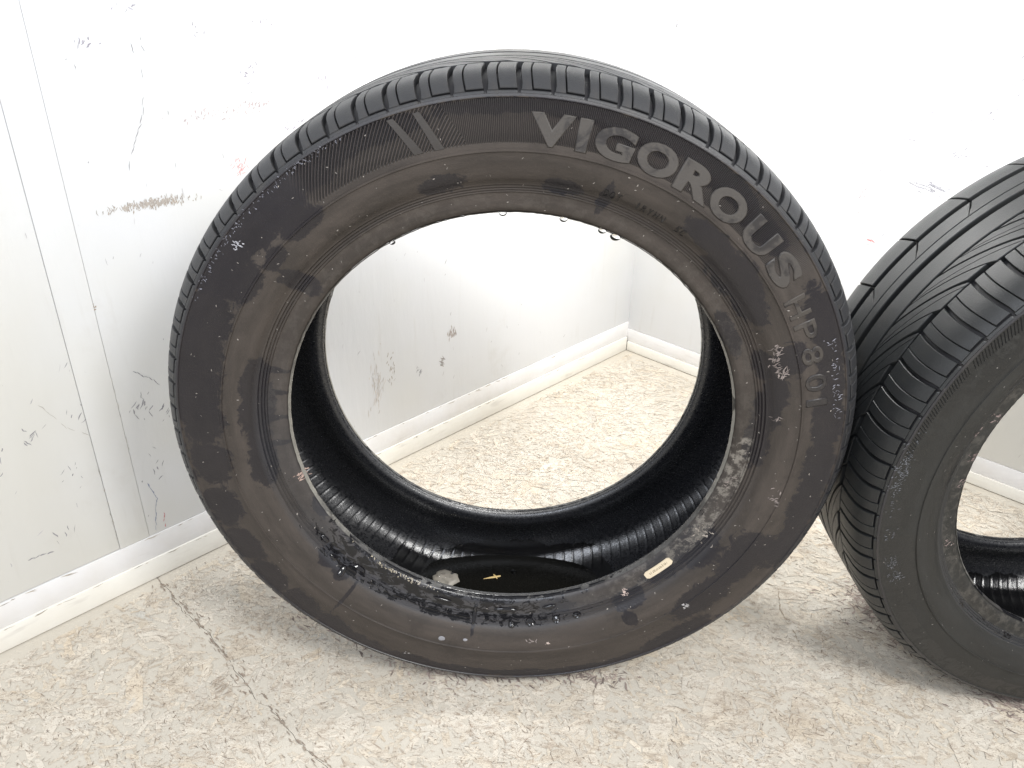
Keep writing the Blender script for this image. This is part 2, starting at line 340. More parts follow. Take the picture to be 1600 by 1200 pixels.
# right wall
it = []
it += cluster(.202, .664, .003, .018, 45, .007, .0016, 1.75, .25, (.36, .36, .40))
it += cluster(.044, .643, .002, .003, 10, .004, .0016, 1.5, .5, DK)
for a, b, k in ((.362, .583, 38), (.395, .606, 18), (.475, .509, 34), (.508, .541, 22), (.437, .586, 14), (.544, .678, 22), (.576, .558, 18), (.365, .302, 10), (.085, .561, 8), (.242, .516, 8), (.476, .683, 16), (.586, .638, 16), (.30, .60, 8), (.25, .64, 6), (.46, .62, 20), (.53, .62, 22), (.55, .50, 18), (.40, .52, 12), (.33, .50, 8), (.60, .60, 16)):
    it += cluster(a, b, .007, .006, k, .0075, .0009, .5, .5, (.33, .33, .36))
it += chain([(.405, .455), (.412, .462), (.421, .471)], .0012, GREY, .004, .0003)
it += chain([(.434, .434), (.441, .450), (.448, .470)], .0008, GREY, .007, .0005, .2)
it += chain([(.357, .369), (.379, .395)], .0007, (.5, .48, .48), .007, .0005, .3)
it += chain([(.53, .585), (.548, .56), (.556, .545)], .0010, GREY, .006, .0008, .2)
it += cluster(.419, .411, .005, .012, 42, .007, .0010, 1.0, .8, (.42, .38, .38))
it += cluster(.518, .448, .016, .005, 80, .012, .0009, -.3, .2, (.33, .33, .36))
it += cluster(.456, .350, .004, .0012, 7, .010, .0010, -.3, .1, (.66, .18, .18))
it += cluster(.45, .37, .012, .006, 14, .009, .0007, -.4, .3, (.60, .45, .45))
it += cluster(.0085, .030, .0012, .0025, 14, .004, .0012, 1.5, .3, DK)
for _ in range(420):
    a = .62 - abs(random.gauss(0, .22)); 
    it.append((a if a > .02 else random.uniform(.3, .9), random.uniform(.3, .8), random.uniform(.002, .013), random.uniform(.0003, .0009), random.gauss(.5, .7), random.gauss(0, .25), jit_rgb((.30, .30, .32), .9, 2.0)))
for _ in range(120):
    it.append((random.uniform(.55, 1.1), random.uniform(.05, .4), random.uniform(.002, .012), random.uniform(.0003, .0010), random.gauss(.9, .7), random.gauss(0, .25), jit_rgb((.30, .28, .27), .9, 2.0)))
it = [x[:6] + (tuple(.8 * c + .03 for c in x[6]),) for x in it]
slivers('scuff_marks', it, M['fleck'], right_, lambda a, b, e: (a, sR * e, b), 0.00025)

# ------------------------------------------------------------------ setting: strand-board floor of two panels meeting in a crumbling joint
floor = link('floor', bm_mesh('floor', box_data(-3.2, 3.2, -2.2, 3.0, -0.05, -0.013), M['gapdark'])); floor['kind'] = 'structure'
CR = [(-1.10, 1.58), (-.62, 0.995), (-.468, .819), (-.408, .761), (-.367, .724), (-.313, .665), (-.287, .638), (-.255, .612), (-.217, .572), (-.174, .532), (.45, -.10), (2.1, -1.75)]
fine = []
for p, q in zip(CR[:-1], CR[1:]):
    L = math.hypot(q[0] - p[0], q[1] - p[1]); k = max(2, int(L / .005))
    fine += [(p[0] + (q[0] - p[0]) * i / k, p[1] + (q[1] - p[1]) * i / k) for i in range(k)]
fine.append(CR[-1])
def jag(amp, off):
    w = rng.normal(0, 1, len(fine)); w = np.convolve(w, np.ones(3) / 2, 'same')
    w2 = np.convolve(rng.normal(0, 1, len(fine)), np.ones(15) / 4, 'same')
    return [(x + (off + amp * (a + .8 * b)) * .70, y + (off + amp * (a + .8 * b)) * .71) for (x, y), a, b in zip(fine, w, w2)]
def panel(name, poly):
    bm = bmesh.new(); vs = [bm.verts.new((x, y, 0)) for x, y in poly]; f = bm.faces.new(vs)
    if f.normal.z < 0: f.normal_flip()
    f.normal_update()
    r = bmesh.ops.extrude_face_region(bm, geom=[f])
    for e in r['geom']:
        if isinstance(e, bmesh.types.BMVert): e.co.z -= 0.012
    bmesh.ops.recalc_face_normals(bm, faces=list(bm.faces)); bmesh.ops.triangulate(bm, faces=list(bm.faces))
    return link(name, bm_mesh(name, bm, M['floor']), floor)
_line = jag(.0012, 0.0)
_off = lambda d: [(x + d * .70, y + d * .71) for x, y in _line]
panel('floor_panel', _off(-.00030) + [(-1.5, -1.9), (-3.1, -.5), (-3.1, 1.5)])
panel('floor_panel', _off(.00030) + [(3.1, -1.75), (3.1, 2.95), (-1.0, 2.95)])

def crack_side(x, y):
    # signed distance to the joint line (positive = tyre side), good enough near it
    return (x + .300) * .70 + (y - .652) * .71
fx, fy = [], []
V = []; F = []; C = []; gaps = []
def room_ok(x, y):
    d = Vector((x, y, 0)) - COR
    return d.dot(D1) < -.012 and d.dot(D2) > -.0 or True
# wood strands pressed into the surface
cnt = 0
while cnt < 24000:
    x, y = random.uniform(-1.15, 1.35), random.uniform(.40, 1.9)
    d = Vector((x, y, 0)) - COR
    if d.dot(D2) < .022 or d.dot(D1) > -.022: continue
    cs = crack_side(x, y)
    L = min(.075, random.lognormvariate(math.log(.0125), .55)); w = L * random.uniform(.13, .34)
    if abs(cs) < .007 + L * .3: L *= .4; w *= .6
    if abs(cs) < .003: continue
    an = random.gauss(-.5, .9); ca, sa = math.cos(an), math.sin(an)
    if d.dot(D2) - L * .55 < .012 or -d.dot(D1) - L * .55 < .012: an = math.atan2(D1.y, D1.x) if d.dot(D2) < -d.dot(D1) else math.atan2(D2.y, D2.x); ca, sa = math.cos(an), math.sin(an); L = min(L, .03); w = min(w, .008)
    cnt += 1
    z = random.uniform(.00010, .00075); tilt = random.gauss(0, .006); tilt2 = random.gauss(0, .012)
    out = [(-.5, -.3), (-.44, -.5), (.40, -.5), (.5, -.2), (.47, .5), (-.3, .5), (-.5, .25)]
    i0 = len(V); tone = random.gauss(1, .075); warm = random.gauss(0, .012)
    rgb = (min(.80, .600 * tone + warm), .540 * tone, max(.2, .445 * tone - warm))
    bend = random.gauss(0, .04)
    for (u, v) in out:
        u += random.gauss(0, .04); v += random.gauss(0, .06)
        px, py = u * L, v * w + bend * L * u * u
        V.append((x + px * ca - py * sa, y + px * sa + py * ca, max(.00006, z + px * tilt + py * tilt2))); C.append(rgb)
    F.append(tuple(range(i0, i0 + len(out))))
    if random.random() < .45:
        s = random.choice((-1, 1)); gl = min(.016, L * random.uniform(.15, .45)); off = random.uniform(-.3, .3) * L
        gaps.append((x + off * ca - s * w * .5 * -sa * -1, y + off * sa + s * w * .5 * ca, gl, random.uniform(.0002, .0007), an + random.gauss(0, .2), random.gauss(0, .25), jit_rgb((.24, .19, .15), .7, 1.8)))
m = mesh('wood_strands', V, F, M['strand'], smooth=False); attr_col(m, 'tint', np.array(C))
o = link('wood_strands', m, floor); o['kind'] = 'stuff'
# dirt lines, splinters and flecks
for _ in range(60000):
    x, y = random.uniform(-1.0, 1.3), random.uniform(.42, 1.5)
    d = Vector((x, y, 0)) - COR
    if d.dot(D2) < .02 or d.dot(D1) > -.02: continue
    if math.sin(x * 17 + 2 * math.sin(y * 13)) + math.sin(y * 23 + 1.7 * math.sin(x * 11)) < -.2 + random.gauss(0, .6): continue
    gaps.append((x, y, min(.016, random.lognormvariate(math.log(.0036), .55)), random.uniform(.00016, .00060), random.gauss(-.7, .9), random.gauss(0, .7), (jit_rgb((.22, .17, .13), .6, 2.2) if random.random() < .82 else jit_rgb((.71, .66, .57), .92, 1.08))))
for p, q in zip(CR[1:-2], CR[2:-1]):
    gaps += chain([p, q], .0020, (.30, .25, .20), .006, .0022, .45)
    gaps += chain([p, q], .0012, (.24, .19, .15), .006, .0040, .4); gaps += chain([p, q], .0009, (.30, .25, .2), .006, .0075, .45)
gaps += cluster(-.325, .645, .005, .008, 34, .008, .0014, 1.0, .6, (.36, .30, .24))
gaps += chain([(.361, .823), (.352, .78), (.360, .732)], .0011, (.33, .27, .2), .007, .0005, .1)
gaps += chain([(.30, .88), (.361, .823)], .0009, (.36, .3, .23), .007, .0008, .3)
# denser dark flecks where the two tyres stand
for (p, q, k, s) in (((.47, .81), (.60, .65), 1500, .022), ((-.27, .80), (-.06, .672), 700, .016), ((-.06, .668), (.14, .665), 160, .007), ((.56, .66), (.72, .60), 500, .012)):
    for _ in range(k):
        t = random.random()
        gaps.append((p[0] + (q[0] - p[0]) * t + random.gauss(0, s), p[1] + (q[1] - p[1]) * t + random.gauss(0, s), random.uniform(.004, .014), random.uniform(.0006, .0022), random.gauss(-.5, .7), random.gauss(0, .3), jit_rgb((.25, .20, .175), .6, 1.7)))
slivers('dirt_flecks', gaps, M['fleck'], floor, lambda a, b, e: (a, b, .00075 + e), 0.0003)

# ------------------------------------------------------------------ tyres
PROF = np.array([(.2160, .0760), (.2163, .0795), (.2180, .0825), (.2220, .0842), (.2325, .0855), (.2345, .0860), (.2352, .0874), (.2368, .0872), (.2375, .0890), (.2392, .0888), (.2400, .0908), (.2418, .0909), (.2427, .0930), (.2446, .0936), (.2475, .0973), (.2530, .1005), (.2620, .1035),
                 (.2700, .1049), (.2712, .1052), (.2718, .1064), (.2732, .1064), (.2738, .1052), (.2760, .1052), (.2850, .1049), (.3000, .1038), (.3110, .1025), (.3120, .1026), (.3126, .1034), (.3132, .1034), (.3140, .1030), (.3150, .1026)])
TREAD = np.array([(0, .3335), (.03, .3334), (.05, .3329), (.065, .3320), (.077, .3306), (.0855, .3284), (.0915, .3254), (.0955, .3224), (.0985, .3195), (.1004, .3172), (.1019, .3149)])
LINER = np.array([(.2160, .0755), (.2175, .0715), (.2230, .0690), (.2320, .0705), (.2450, .0790), (.2600, .0880), (.2780, .0930), (.2950, .0915), (.3080, .0840), (.3170, .0700), (.3212, .0480), (.3225, .0240), (.3228, .0)])
BLOBS = [(111.1,.3035,.0372,.0079),(116.4,.3045,.0279,.0092),(123.7,.3029,.0248,.0145),(129.2,.3015,.0217,.0172),(130.1,.2749,.0198,.0092),(135.8,.2997,.0372,.0172),(146.4,.3008,.0372,.0185),(156.4,.2966,.0434,.0198),(165.6,.2972,.0434,.0211),(174.6,.2925,.0372,.0198),(138.5,.2702,.0136,.0066),(146.2,.2798,.0186,.0119),(174.5,.2431,.031,.0132),(-172.1,.2452,.0279,.0106),(167.9,.2461,.0248,.0106),(140.7,.2405,.0087,.0172),(164.3,.2357,.0031,.0145),(170.3,.2309,.0031,.0145),(177.3,.2312,.0031,.0145),(-175.5,.232,.0031,.0145),(-174.2,.2908,.0223,.0172),(-163.8,.2969,.0248,.0158),(-154.1,.2996,.0223,.0132),(-145.4,.3059,.0223,.0145),(-136.8,.304,.0211,.0132),(-128.4,.3058,.0211,.0119),(-120.4,.3103,.0223,.0106),(-110.5,.3101,.031,.0092),(-99.6,.3076,.0372,.0066),(-86.1,.3067,.0372,.0053),(104.0,.2501,.0174,.0079),(80.8,.2445,.0161,.0066),(72.3,.2428,.005,.0132),(71.4,.303,.0372,.0092),(64.5,.3081,.0372,.0092),(56.4,.3015,.0372,.0092),(46.6,.2961,.0372,.0092),(81.5,.3073,.0558,.0066),(90.8,.3067,.0558,.0053),(51.2,.2604,.0248,.0092),(41.7,.2543,.031,.0158),(35.4,.2512,.0248,.0119),(28.8,.2246,.0248,.0066),(8.3,.2435,.0186,.0106),(19.6,.2443,.0161,.0079),(-1.0,.2369,.0248,.0092),(25.6,.3027,.0372,.0132),(15.7,.2997,.0372,.0119),(5.5,.2975,.0372,.0132),(-4.3,.2976,.0372,.0132),(-13.5,.2984,.031,.0132),(-22.5,.303,.031,.0119),(-26.5,.2774,.0223,.0198),(-31.0,.2737,.0248,.0172),(-41.8,.2778,.0372,.0145),(-52.3,.3061,.0372,.0106),(-64.5,.3127,.0434,.0079),(-75.3,.3096,.0372,.0066),(-33.7,.2368,.0248,.0145),(-43.7,.2313,.031,.0106),(-56.8,.2416,.0186,.0079),(-59.0,.2587,.0074,.0079),(-76.3,.2286,.0186,.0066),(-96.1,.2195,.0372,.004),(-107.4,.2199,.0248,.004),(-129.4,.2209,.0186,.0066),(-140.9,.2393,.0124,.0106),(-136.0,.2441,.0099,.0092),(-131.1,.2626,.0019,.0264),(-98.8,.2349,.0019,.0172),(-153.5,.2188,.0124,.0053),(20.4,.2684,.0161,.0132),(13.4,.2515,.0149,.0092)]

class Tyre:
    def __init__(s, rs, hs):
        s.rs, s.hs = rs, hs       # radius map and width factor
        s.R = rs(.3335)
        s.pr, s.ph = np.array([rs(r) for r, h in PROF]), PROF[:, 1] * hs
    def H(s, r): return float(np.interp(r, s.pr, s.ph))
    def pt(s, th, r, h): return (r * math.cos(th), -h, r * math.sin(th))
    def face(s, th, r, eps=0.0): return s.pt(th, r, s.H(r) + eps)

def revolve(t, name, prof, nang, mat, parent, loc, close=False, mod=None, sharp=38):
    """prof: list of (r, h) already in real size"""
    prof = np.array(prof); th = np.linspace(0, 2 * np.pi, nang, endpoint=False); k = len(prof)
    r = np.repeat(prof[None, :, 0], nang, 0); h = np.repeat(prof[None, :, 1], nang, 0)
    TH = np.repeat(th[:, None], k, 1)
    if mod: r, h, TH = mod(TH, r, h)
    V = np.stack([r * np.cos(TH), -h, r * np.sin(TH)], -1).reshape(-1, 3)
    i = np.arange(nang)[:, None]; j = np.arange(k - 1)[None, :]; ni = (i + 1) % nang
    F = np.stack([i * k + j, i * k + j + 1, ni * k + j + 1, ni * k + j], -1).reshape(-1, 4)
    me = bpy.data.meshes.new(name); me.from_pydata(V.tolist(), [], F.tolist()); me.update(); me.materials.append(mat)
    me.polygons.foreach_set('use_smooth', [True] * len(me.polygons))
    if sharp: me.set_sharp_from_angle(angle=math.radians(sharp))
    o = link(name, me, parent, loc)
    return o, TH.ravel(), r.ravel()
def refine(prof, step):
    out = []
    for p, q in zip(prof[:-1], prof[1:]):
        k = max(1, int(math.hypot(q[0] - p[0], q[1] - p[1]) / step)); out += [tuple(p + (q - p) * i / k) for i in range(k)]
    out.append(tuple(prof[-1])); return out
def smooth_prof(P, n):
    """Catmull-Rom through the points"""
    P = np.array(P, float); Q = np.vstack([2 * P[0] - P[1], P, 2 * P[-1] - P[-2]]); out = []
    for i in range(1, len(Q) - 2):
        for tt in np.linspace(0, 1, n, endpoint=False):
            a, b, c, d = Q[i - 1], Q[i], Q[i + 1], Q[i + 2]
            out.append(.5 * (2 * b + (c - a) * tt + (2 * a - 5 * b + 4 * c - d) * tt ** 2 + (3 * b - a - 3 * c + d) * tt ** 3))
    out.append(P[-1]); return np.array(out)

def build_tyre(loc, rot, rs, hs, mats, label, group, detailed, pitches=76, cut=.0046, sipe=.0012):
    t = Tyre(rs, hs)
    root = empty('tyre', loc, rot); tag(root, label, 'tyre', group)
    cz = (0, 0, t.R)
    # --- carcass: front and back sidewall and the groove floor under the tread, one skin
    tr = smooth_prof(TREAD, 4); tr_h, tr_r = tr[:, 0] * hs, np.array([rs(r) for r in tr[:, 1]])
    arc = np.concatenate([[0], np.cumsum(np.hypot(np.diff(tr_h), np.diff(tr_r)))])
    vmax = arc[-1]
    def surf(v, d=0.0):
        a = min(abs(v), vmax); h = np.interp(a, arc, tr_h); r = np.interp(a, arc, tr_r)
        e = 5e-4; h2, h1 = np.interp(min(a + e, vmax), arc, tr_h), np.interp(max(a - e, 0), arc, tr_h)
        r2, r1 = np.interp(min(a + e, vmax), arc, tr_r), np.interp(max(a - e, 0), arc, tr_r)
        th_, tr__ = h2 - h1, r2 - r1; L = math.hypot(th_, tr__)
        return r + (-d) * (th_ / L), (h + d * (tr__ / L)) * (1 if v >= 0 else -1)
    def depth(v): return float(np.interp(abs(v) / vmax, [0, .60, .80, .92, 1], [.0062, .0060, .0052, .0042, .0026]))
    side = [(r, h) for r, h in zip(t.pr, t.ph)]
    front = refine(np.array(side), .0028)
    under = [surf(v, depth(v)) for v in np.linspace(vmax, -vmax, 60)]
    skin = front + under[1:-1] + [(r, -h) for r, h in front[::-1]]
    nang = 720
    o, TH, R_ = revolve(t, 'carcass', skin, nang, mats['side'], root, cz)
    me = o.data; me.materials.append(M['groove']); me.materials.append(M['lip'])
    k = len(skin); nf = len(front)
    mi = np.zeros((nang, k - 1), np.int32); mi[:, nf:nf + len(under) - 3] = 1; lip = np.array([p[0] for p in skin[:-1]]) > rs(.3131); mi[:, lip & (mi[0] == 0)] = 2; me.polygons.foreach_set('material_index', mi.ravel())
    dirt = np.zeros(len(TH)); wet = np.zeros(len(TH)); chalk = np.zeros(len(TH))
    isfront = np.tile(np.arange(k) < nf, nang)
    if detailed:
        for th0, r0, a, b in BLOBS:
            d = (TH - math.radians(th0) + np.pi) % (2 * np.pi) - np.pi
            q = np.sqrt((d * r0 / (a * 1.08)) ** 2 + ((R_ - r0) / (b * 1.12)) ** 2)
            dirt = np.maximum(dirt, np.clip(1.5 - q, 0, 1))
        # clean rim-ward of the ribbed shoulder
        dirt = np.maximum(dirt, .42 * np.clip((R_ - .309) / .003, 0, 1))
        deg = np.degrees(TH) % 360
        bot = np.exp(-(((deg - 262) / 42) ** 2))
        wet = bot * (R_ < .2455) * .95 + .6 * np.exp(-(((deg - 222) / 22) ** 2)) * (R_ < .2455)
        wet = np.clip(np.maximum(wet, np.maximum(.45 * np.exp(-(((deg - 190) / 24) ** 2)), .5 * np.exp(-(((deg - 318) / 26) ** 2))) * (R_ < .2455)), 0, 1)
        bead = (R_ < .2365) & (R_ > .2170)
        chalk = bead * (.10 + .75 * (np.exp(-(((deg - 325) / 30) ** 2)) + np.exp(-(((deg - 350) / 25) ** 2)))) * (1 - .6 * bot)
    else:
        for _ in range(26):
            th0, r0, a, b = random.uniform(0, 2 * np.pi), random.choice((rs(.285), rs(.25), rs(.232), rs(.305))), random.uniform(.02, .06), random.uniform(.006, .014)
            d = (TH - th0 + np.pi) % (2 * np.pi) - np.pi
            dirt = np.maximum(dirt, np.clip(1.35 - np.sqrt((d * r0 / a) ** 2 + ((R_ - r0) / b) ** 2), 0, 1))
        dirt = np.maximum(dirt, .5 * np.clip((R_ - rs(.288)) / .004, 0, 1))
        deg = np.degrees(TH) % 360
        wet = np.clip(.7 * np.exp(-(((deg - 235) / 50) ** 2)) * ((R_ < rs(.2445)) & (R_ > rs(.2350))), 0, 1)
        chalk = ((R_ < rs(.2365)) & (R_ > rs(.217))) * .22
    for nm, a in (('dirt', dirt * isfront), ('wet', wet * isfront), ('chalk', chalk * isfront)): attr(me, nm, a)
    # --- inner liner with moulded vent ribs running across
    li = smooth_prof(np.array([(rs(r), h * hs) for r, h in LINER]), 4)
    full = [tuple(p) for p in li] + [(r, -h) for r, h in li[::-1][1:]]
    NR = 152
    def ribs(TH, r, h):
        ph = (TH + .10 * h / t.R * 3) * NR / (2 * np.pi) % 1.0
        d = np.minimum(ph, 1 - ph); lift = -np.clip(1.2 - d / .075, 0, 1) * np.clip((r - rs(.232)) / .02, 0, 1)
        uneven = np.clip(.5 + .5 * np.sin(TH * 9 + 3 * np.sin(h * 40)) * np.cos(TH * 4.3 + h * 30), 0, 1) * np.clip((r - rs(.285)) / .02, 0, 1)
        return r - .0011 * lift - .0032 * uneven, h, TH
    revolve(t, 'inner_liner', full, NR * 14, mats['liner'], root, cz, mod=ribs, sharp=60)
    # --- worn pale toe edges of both beads
    for s in (1, -1):
        rr = rs(.2160)
        ring = [(rr - .0006, s * .0758 * hs), (rr - .0011, s * .0770 * hs), (rr - .0009, s * .0788 * hs), (rr - .0003, s * .0802 * hs), (rr + .0005, s * .0815 * hs)]
        rgh = rng.normal(0, .00012, 360)
        revolve(t, 'bead_toe', ring, 360, M['edge'], root, cz, mod=lambda TH, r, h: (r + np.repeat(rgh[:, None], r.shape[1], 1), h, TH))
    # --- tread pieces
    Rm = t.R; NP = pitches; dth = 2 * np.pi / NP
    def block(name, u0, u1, v0, v1, nv, nu, bev=.0005):
        vs = np.linspace(v0, v1, nv); V = []; F = []
        def P(u, v, d): r, h = surf(v, d); return t.pt(u / Rm, r, h)
        idx = {}
        for i, v in enumerate(vs):
            a, b = u0(v), u1(v); fv = min(max(v, v0 + bev), v1 - bev) if nv > 1 else v
            for j in range(nu):
                q = a + bev + (b - a - 2 * bev) * j / (nu - 1)
                idx[i, j] = len(V); V.append(P(q, fv, 0))
        for i in range(nv - 1):
            for j in range(nu - 1): F.append((idx[i, j], idx[i, j + 1], idx[i + 1, j + 1], idx[i + 1, j]))
        loop = [(i, 0) for i in range(nv)] + [(nv - 1, j) for j in range(1, nu)] + [(i, nu - 1) for i in range(nv - 2, -1, -1)] + [(0, j) for j in range(nu - 2, 0, -1)]
        mid = []; low = []
        for i, j in loop:
            v = vs[i]; a, b = u0(v), u1(v); q = a + (b - a) * j / (nu - 1)
            mid.append(len(V)); V.append(P(q, v, bev)); low.append(len(V)); V.append(P(q, v, depth(v) + .0004))
        n_ = len(loop)
        for x in range(n_):
            y = (x + 1) % n_
            F.append((idx[loop[x]], idx[loop[y]], mid[y], mid[x])); F.append((mid[x], mid[y], low[y], low[x]))
        bm = bmesh.new(); bv = [bm.verts.new(p) for p in V]; [bm.faces.new([bv[q] for q in f]) for f in F]
        bmesh.ops.recalc_face_normals(bm, faces=list(bm.faces))
        # outward check on the first top face
        bm.faces.ensure_lookup_table(); f0 = bm.faces[0]; c0 = f0.calc_center_median()
        if f0.normal.dot(Vector((c0.x, 0, c0.z))) < 0: bmesh.ops.reverse_faces(bm, faces=list(bm.faces))
        return bm_mesh(name, bm, mats['tread'], True)
    def ring_of(name, m, n, phase=0.0):
        for i in range(n): link(name, m, root, cz, (0, -(2 * math.pi * i / n) - phase, 0))
    U = Rm * dth
    f = hs * Rm / .3335
    v_sh = vmax - .0015
    curve = lambda v: .0065 * ((v - .054 * f) / (.045 * f)) ** 1.0 - .006 * ((v - .054 * f) / (.045 * f)) ** 2   # shoulder grooves lean and curl
    # near shoulder: an island block between a wide groove and a sipe, then a longer bridge block that runs out to the rim
    isl = block('shoulder_block', lambda v: curve(v) + .0000, lambda v: curve(v) + U * .52, .0540 * f, vmax - .0048, 9, 4)
    brd = block('shoulder_block', lambda v: curve(v) + U * .52 + sipe, lambda v: curve(v) + U - cut * min(1.0, max(.60, (vmax + .010 - v) / .02)), .0540 * f, vmax - .0031, 9, 4)
    ring_of('shoulder_block', isl, NP); ring_of('shoulder_block', brd, NP)
    # outer shoulder band that ties the bridge blocks together, cut by a small notch at every pitch
    # slash rib: long sweeping diagonal grooves
    SW = .072
    sw = lambda v: SW * ((.0525 * f - v) / (.0405 * f)) ** 1.35
    W2 = 2 * U
    tq = lambda v: (.0518 * f - v) / (.0398 * f)
    mid_ = lambda v: sw(v) + W2 * .56 * (.16 + .66 * tq(v))
    sa_ = block('slash_block', lambda v: sw(v), lambda v: mid_(v) - .0006, .0120 * f, .0518 * f, 10, 3)
    sc_ = block('slash_block', lambda v: mid_(v) + .0006, lambda v: sw(v) + W2 * .56 - .0010, .0120 * f, .0518 * f, 10, 3)
    sb_ = block('slash_block', lambda v: sw(v) + W2 * .56 + .0010, lambda v: sw(v) + W2 - .0052, .0120 * f, .0470 * f, 10, 3)
    for b_ in (sa_, sc_, sb_): ring_of('slash_block', b_, NP // 2)
    # plain ribs running round the tyre
    def rib(v0, v1):
        b = .0006
        pts = [(v0, depth(v0) + .0004), (v0, b), (v0 + b, 0)] + [(v, 0) for v in np.linspace(v0 + b, v1 - b, 4)[1:-1]] + [(v1 - b, 0), (v1, b), (v1, depth(v1) + .0004)]
        revolve(t, 'tread_rib', [surf(v, d) for v, d in pts], 360, mats['tread'], root, cz, sharp=30)
    rib(-.0155 * f, .0090 * f); rib(-.0355 * f, -.0240 * f)
    # hooked rib: thin ticks opening to the outer groove
    hk = block('hook_block', lambda v: .012 * ((v + .058 * f) / (.021 * f)), lambda v: .012 * ((v + .058 * f) / (.021 * f)) + W2 - (.0016 if v < -.046 * f else .0004), -.0580 * f, -.0367 * f, 7, 6)
    ring_of('hook_block', hk, NP // 2)
    # far shoulder blocks
    fs = block('outer_block', lambda v: .008 * ((v + .0660 * f) / (-.035 * f)), lambda v: .008 * ((v + .0660 * f) / (-.035 * f)) + W2 - .0022, -(vmax - .0031), -.0660 * f, 6, 6)
    ring_of('outer_block', fs, NP // 2)
    # smooth outer shoulder bands beyond the blocks, notched at every pitch
    for s in (1, -1):
        lo, hi = vmax - .0030, vmax - .0001
        pts = [(lo, depth(lo) + .0003), (lo, .0004), (lo + .0005, 0)] + [(v, 0) for v in np.linspace(lo + .0005, hi, 5)[1:]]
        prof = [surf(s * v, d) for v, d in pts]
        def notch(TH, r, h, s=s):
            ph = (TH / dth) % 1.0; dd = np.minimum(np.abs(ph - .952), 1 - np.abs(ph - .952))
            cut = np.clip(1 - dd / .05, 0, 1) * np.clip((r - rs(.3152)) / .0008, 0, 1)
            return r - .0020 * np.minimum(1, cut * 2), h, TH
        revolve(t, 'shoulder_band', prof, NP * 30, mats['tread'], root, cz, mod=notch, sharp=45)
    return root, t

scale1 = lambda r: r
T1 = Vector((.00018, .75174, -.0020))
root1, ty1 = build_tyre(T1, (-.0019, 0, -.00385), scale1, 1.0, dict(side=M['side'], tread=M['tread'], liner=M['liner']),
                        'dusty black car tyre standing whole in front, big raised letters on its sidewall', 'used car tyres on the strand board floor', True)
root2, ty2 = build_tyre(Vector((.6376, .7328, -.0010)), (.028, 0, .0306), lambda r: .2049 + (r - .216) * (.3079 - .2049) / (.3335 - .216), .985, dict(side=M['side2'], tread=M['tread2'], liner=M['liner']),
                        'clean dark car tyre cut off by the right edge, its slashed tread in view', 'used car tyres on the strand board floor', False, 66, .0034, .0007)

# ------------------------------------------------------------------ raised lettering and marks on the front tyre
C1 = (0, 0, ty1.R)
def glyph_mesh(ch, offset):
    cu = bpy.data.curves.new('glyph', 'FONT'); cu.body = ch; cu.size = 1.0; cu.offset = offset; cu.extrude = .3; cu.bevel_depth = .022; cu.bevel_resolution = 0; cu.resolution_u = 5; cu.align_x = 'LEFT'
    ob = bpy.data.objects.new('glyph', cu); col.objects.link(ob)
    dg = bpy.context.evaluated_depsgraph_get(); me = bpy.data.meshes.new_from_object(ob.evaluated_get(dg))
    bpy.data.objects.remove(ob); bpy.data.curves.remove(cu)
    co = np.empty(len(me.vertices) * 3); me.vertices.foreach_get('co', co); return me, co.reshape(-1, 3)
def letter(ch, th_deg, r0, r1, width, mat, name='raised_letter', lift=.0011, offset=.036, skew=0.0):
    me, co = glyph_mesh(ch, offset)
    mn, mx = co.min(0), co.max(0)
    u = ((co[:, 0] - mn[0]) / (mx[0] - mn[0]) - .5) * width; w = (co[:, 1] - mn[1]) / (mx[1] - mn[1])
    out = []
    for a, b, z in zip(u, w, co[:, 2]):
        r = r0 + (r1 - r0) * b; th = math.radians(th_deg) - (a + skew * (b - .5)) / ((r0 + r1) / 2)
        out.append(ty1.face(th, r, lift if z > .31 else (lift * .35 if z > 0 else -.0006)))
    me.vertices.foreach_set('co', np.array(out).ravel()); me.update(); me.materials.clear(); me.materials.append(mat)
    me.name = name
    return link(name, me, root1, C1)
for ch, th, w in (('V', 84.5, .0345), ('I', 79.5, .0105), ('G', 74.4, .0335), ('O', 67.1, .0355), ('R', 59.6, .0360), ('O', 53.1, .0355), ('U', 45.2, .0320), ('S', 37.8, .0305)):
    letter(ch, th, .2765, .3025, w, M['letter'])
for ch, th, w in (('H', 30.3, .0200), ('P', 25.3, .0180), ('8', 20.1, .0180), ('0', 14.4, .0180), ('1', 10.2, .0080)):
    letter(ch, th, .2755, .2950, w, M['letter_d'], lift=.0008, offset=.0)
for txt, th, step, in (('DOT', 71.4, 1.3), ('1RYHN', 63.4, 1.35), ('5C', 56.3, 1.3)):
    for i, ch in enumerate(txt):
        letter(ch, th - (i - (len(txt) - 1) / 2) * step, .2462, .2524, .0040 if ch != '1' else .0016, M['mark'], name='small_letter', lift=.0008, offset=-.02)
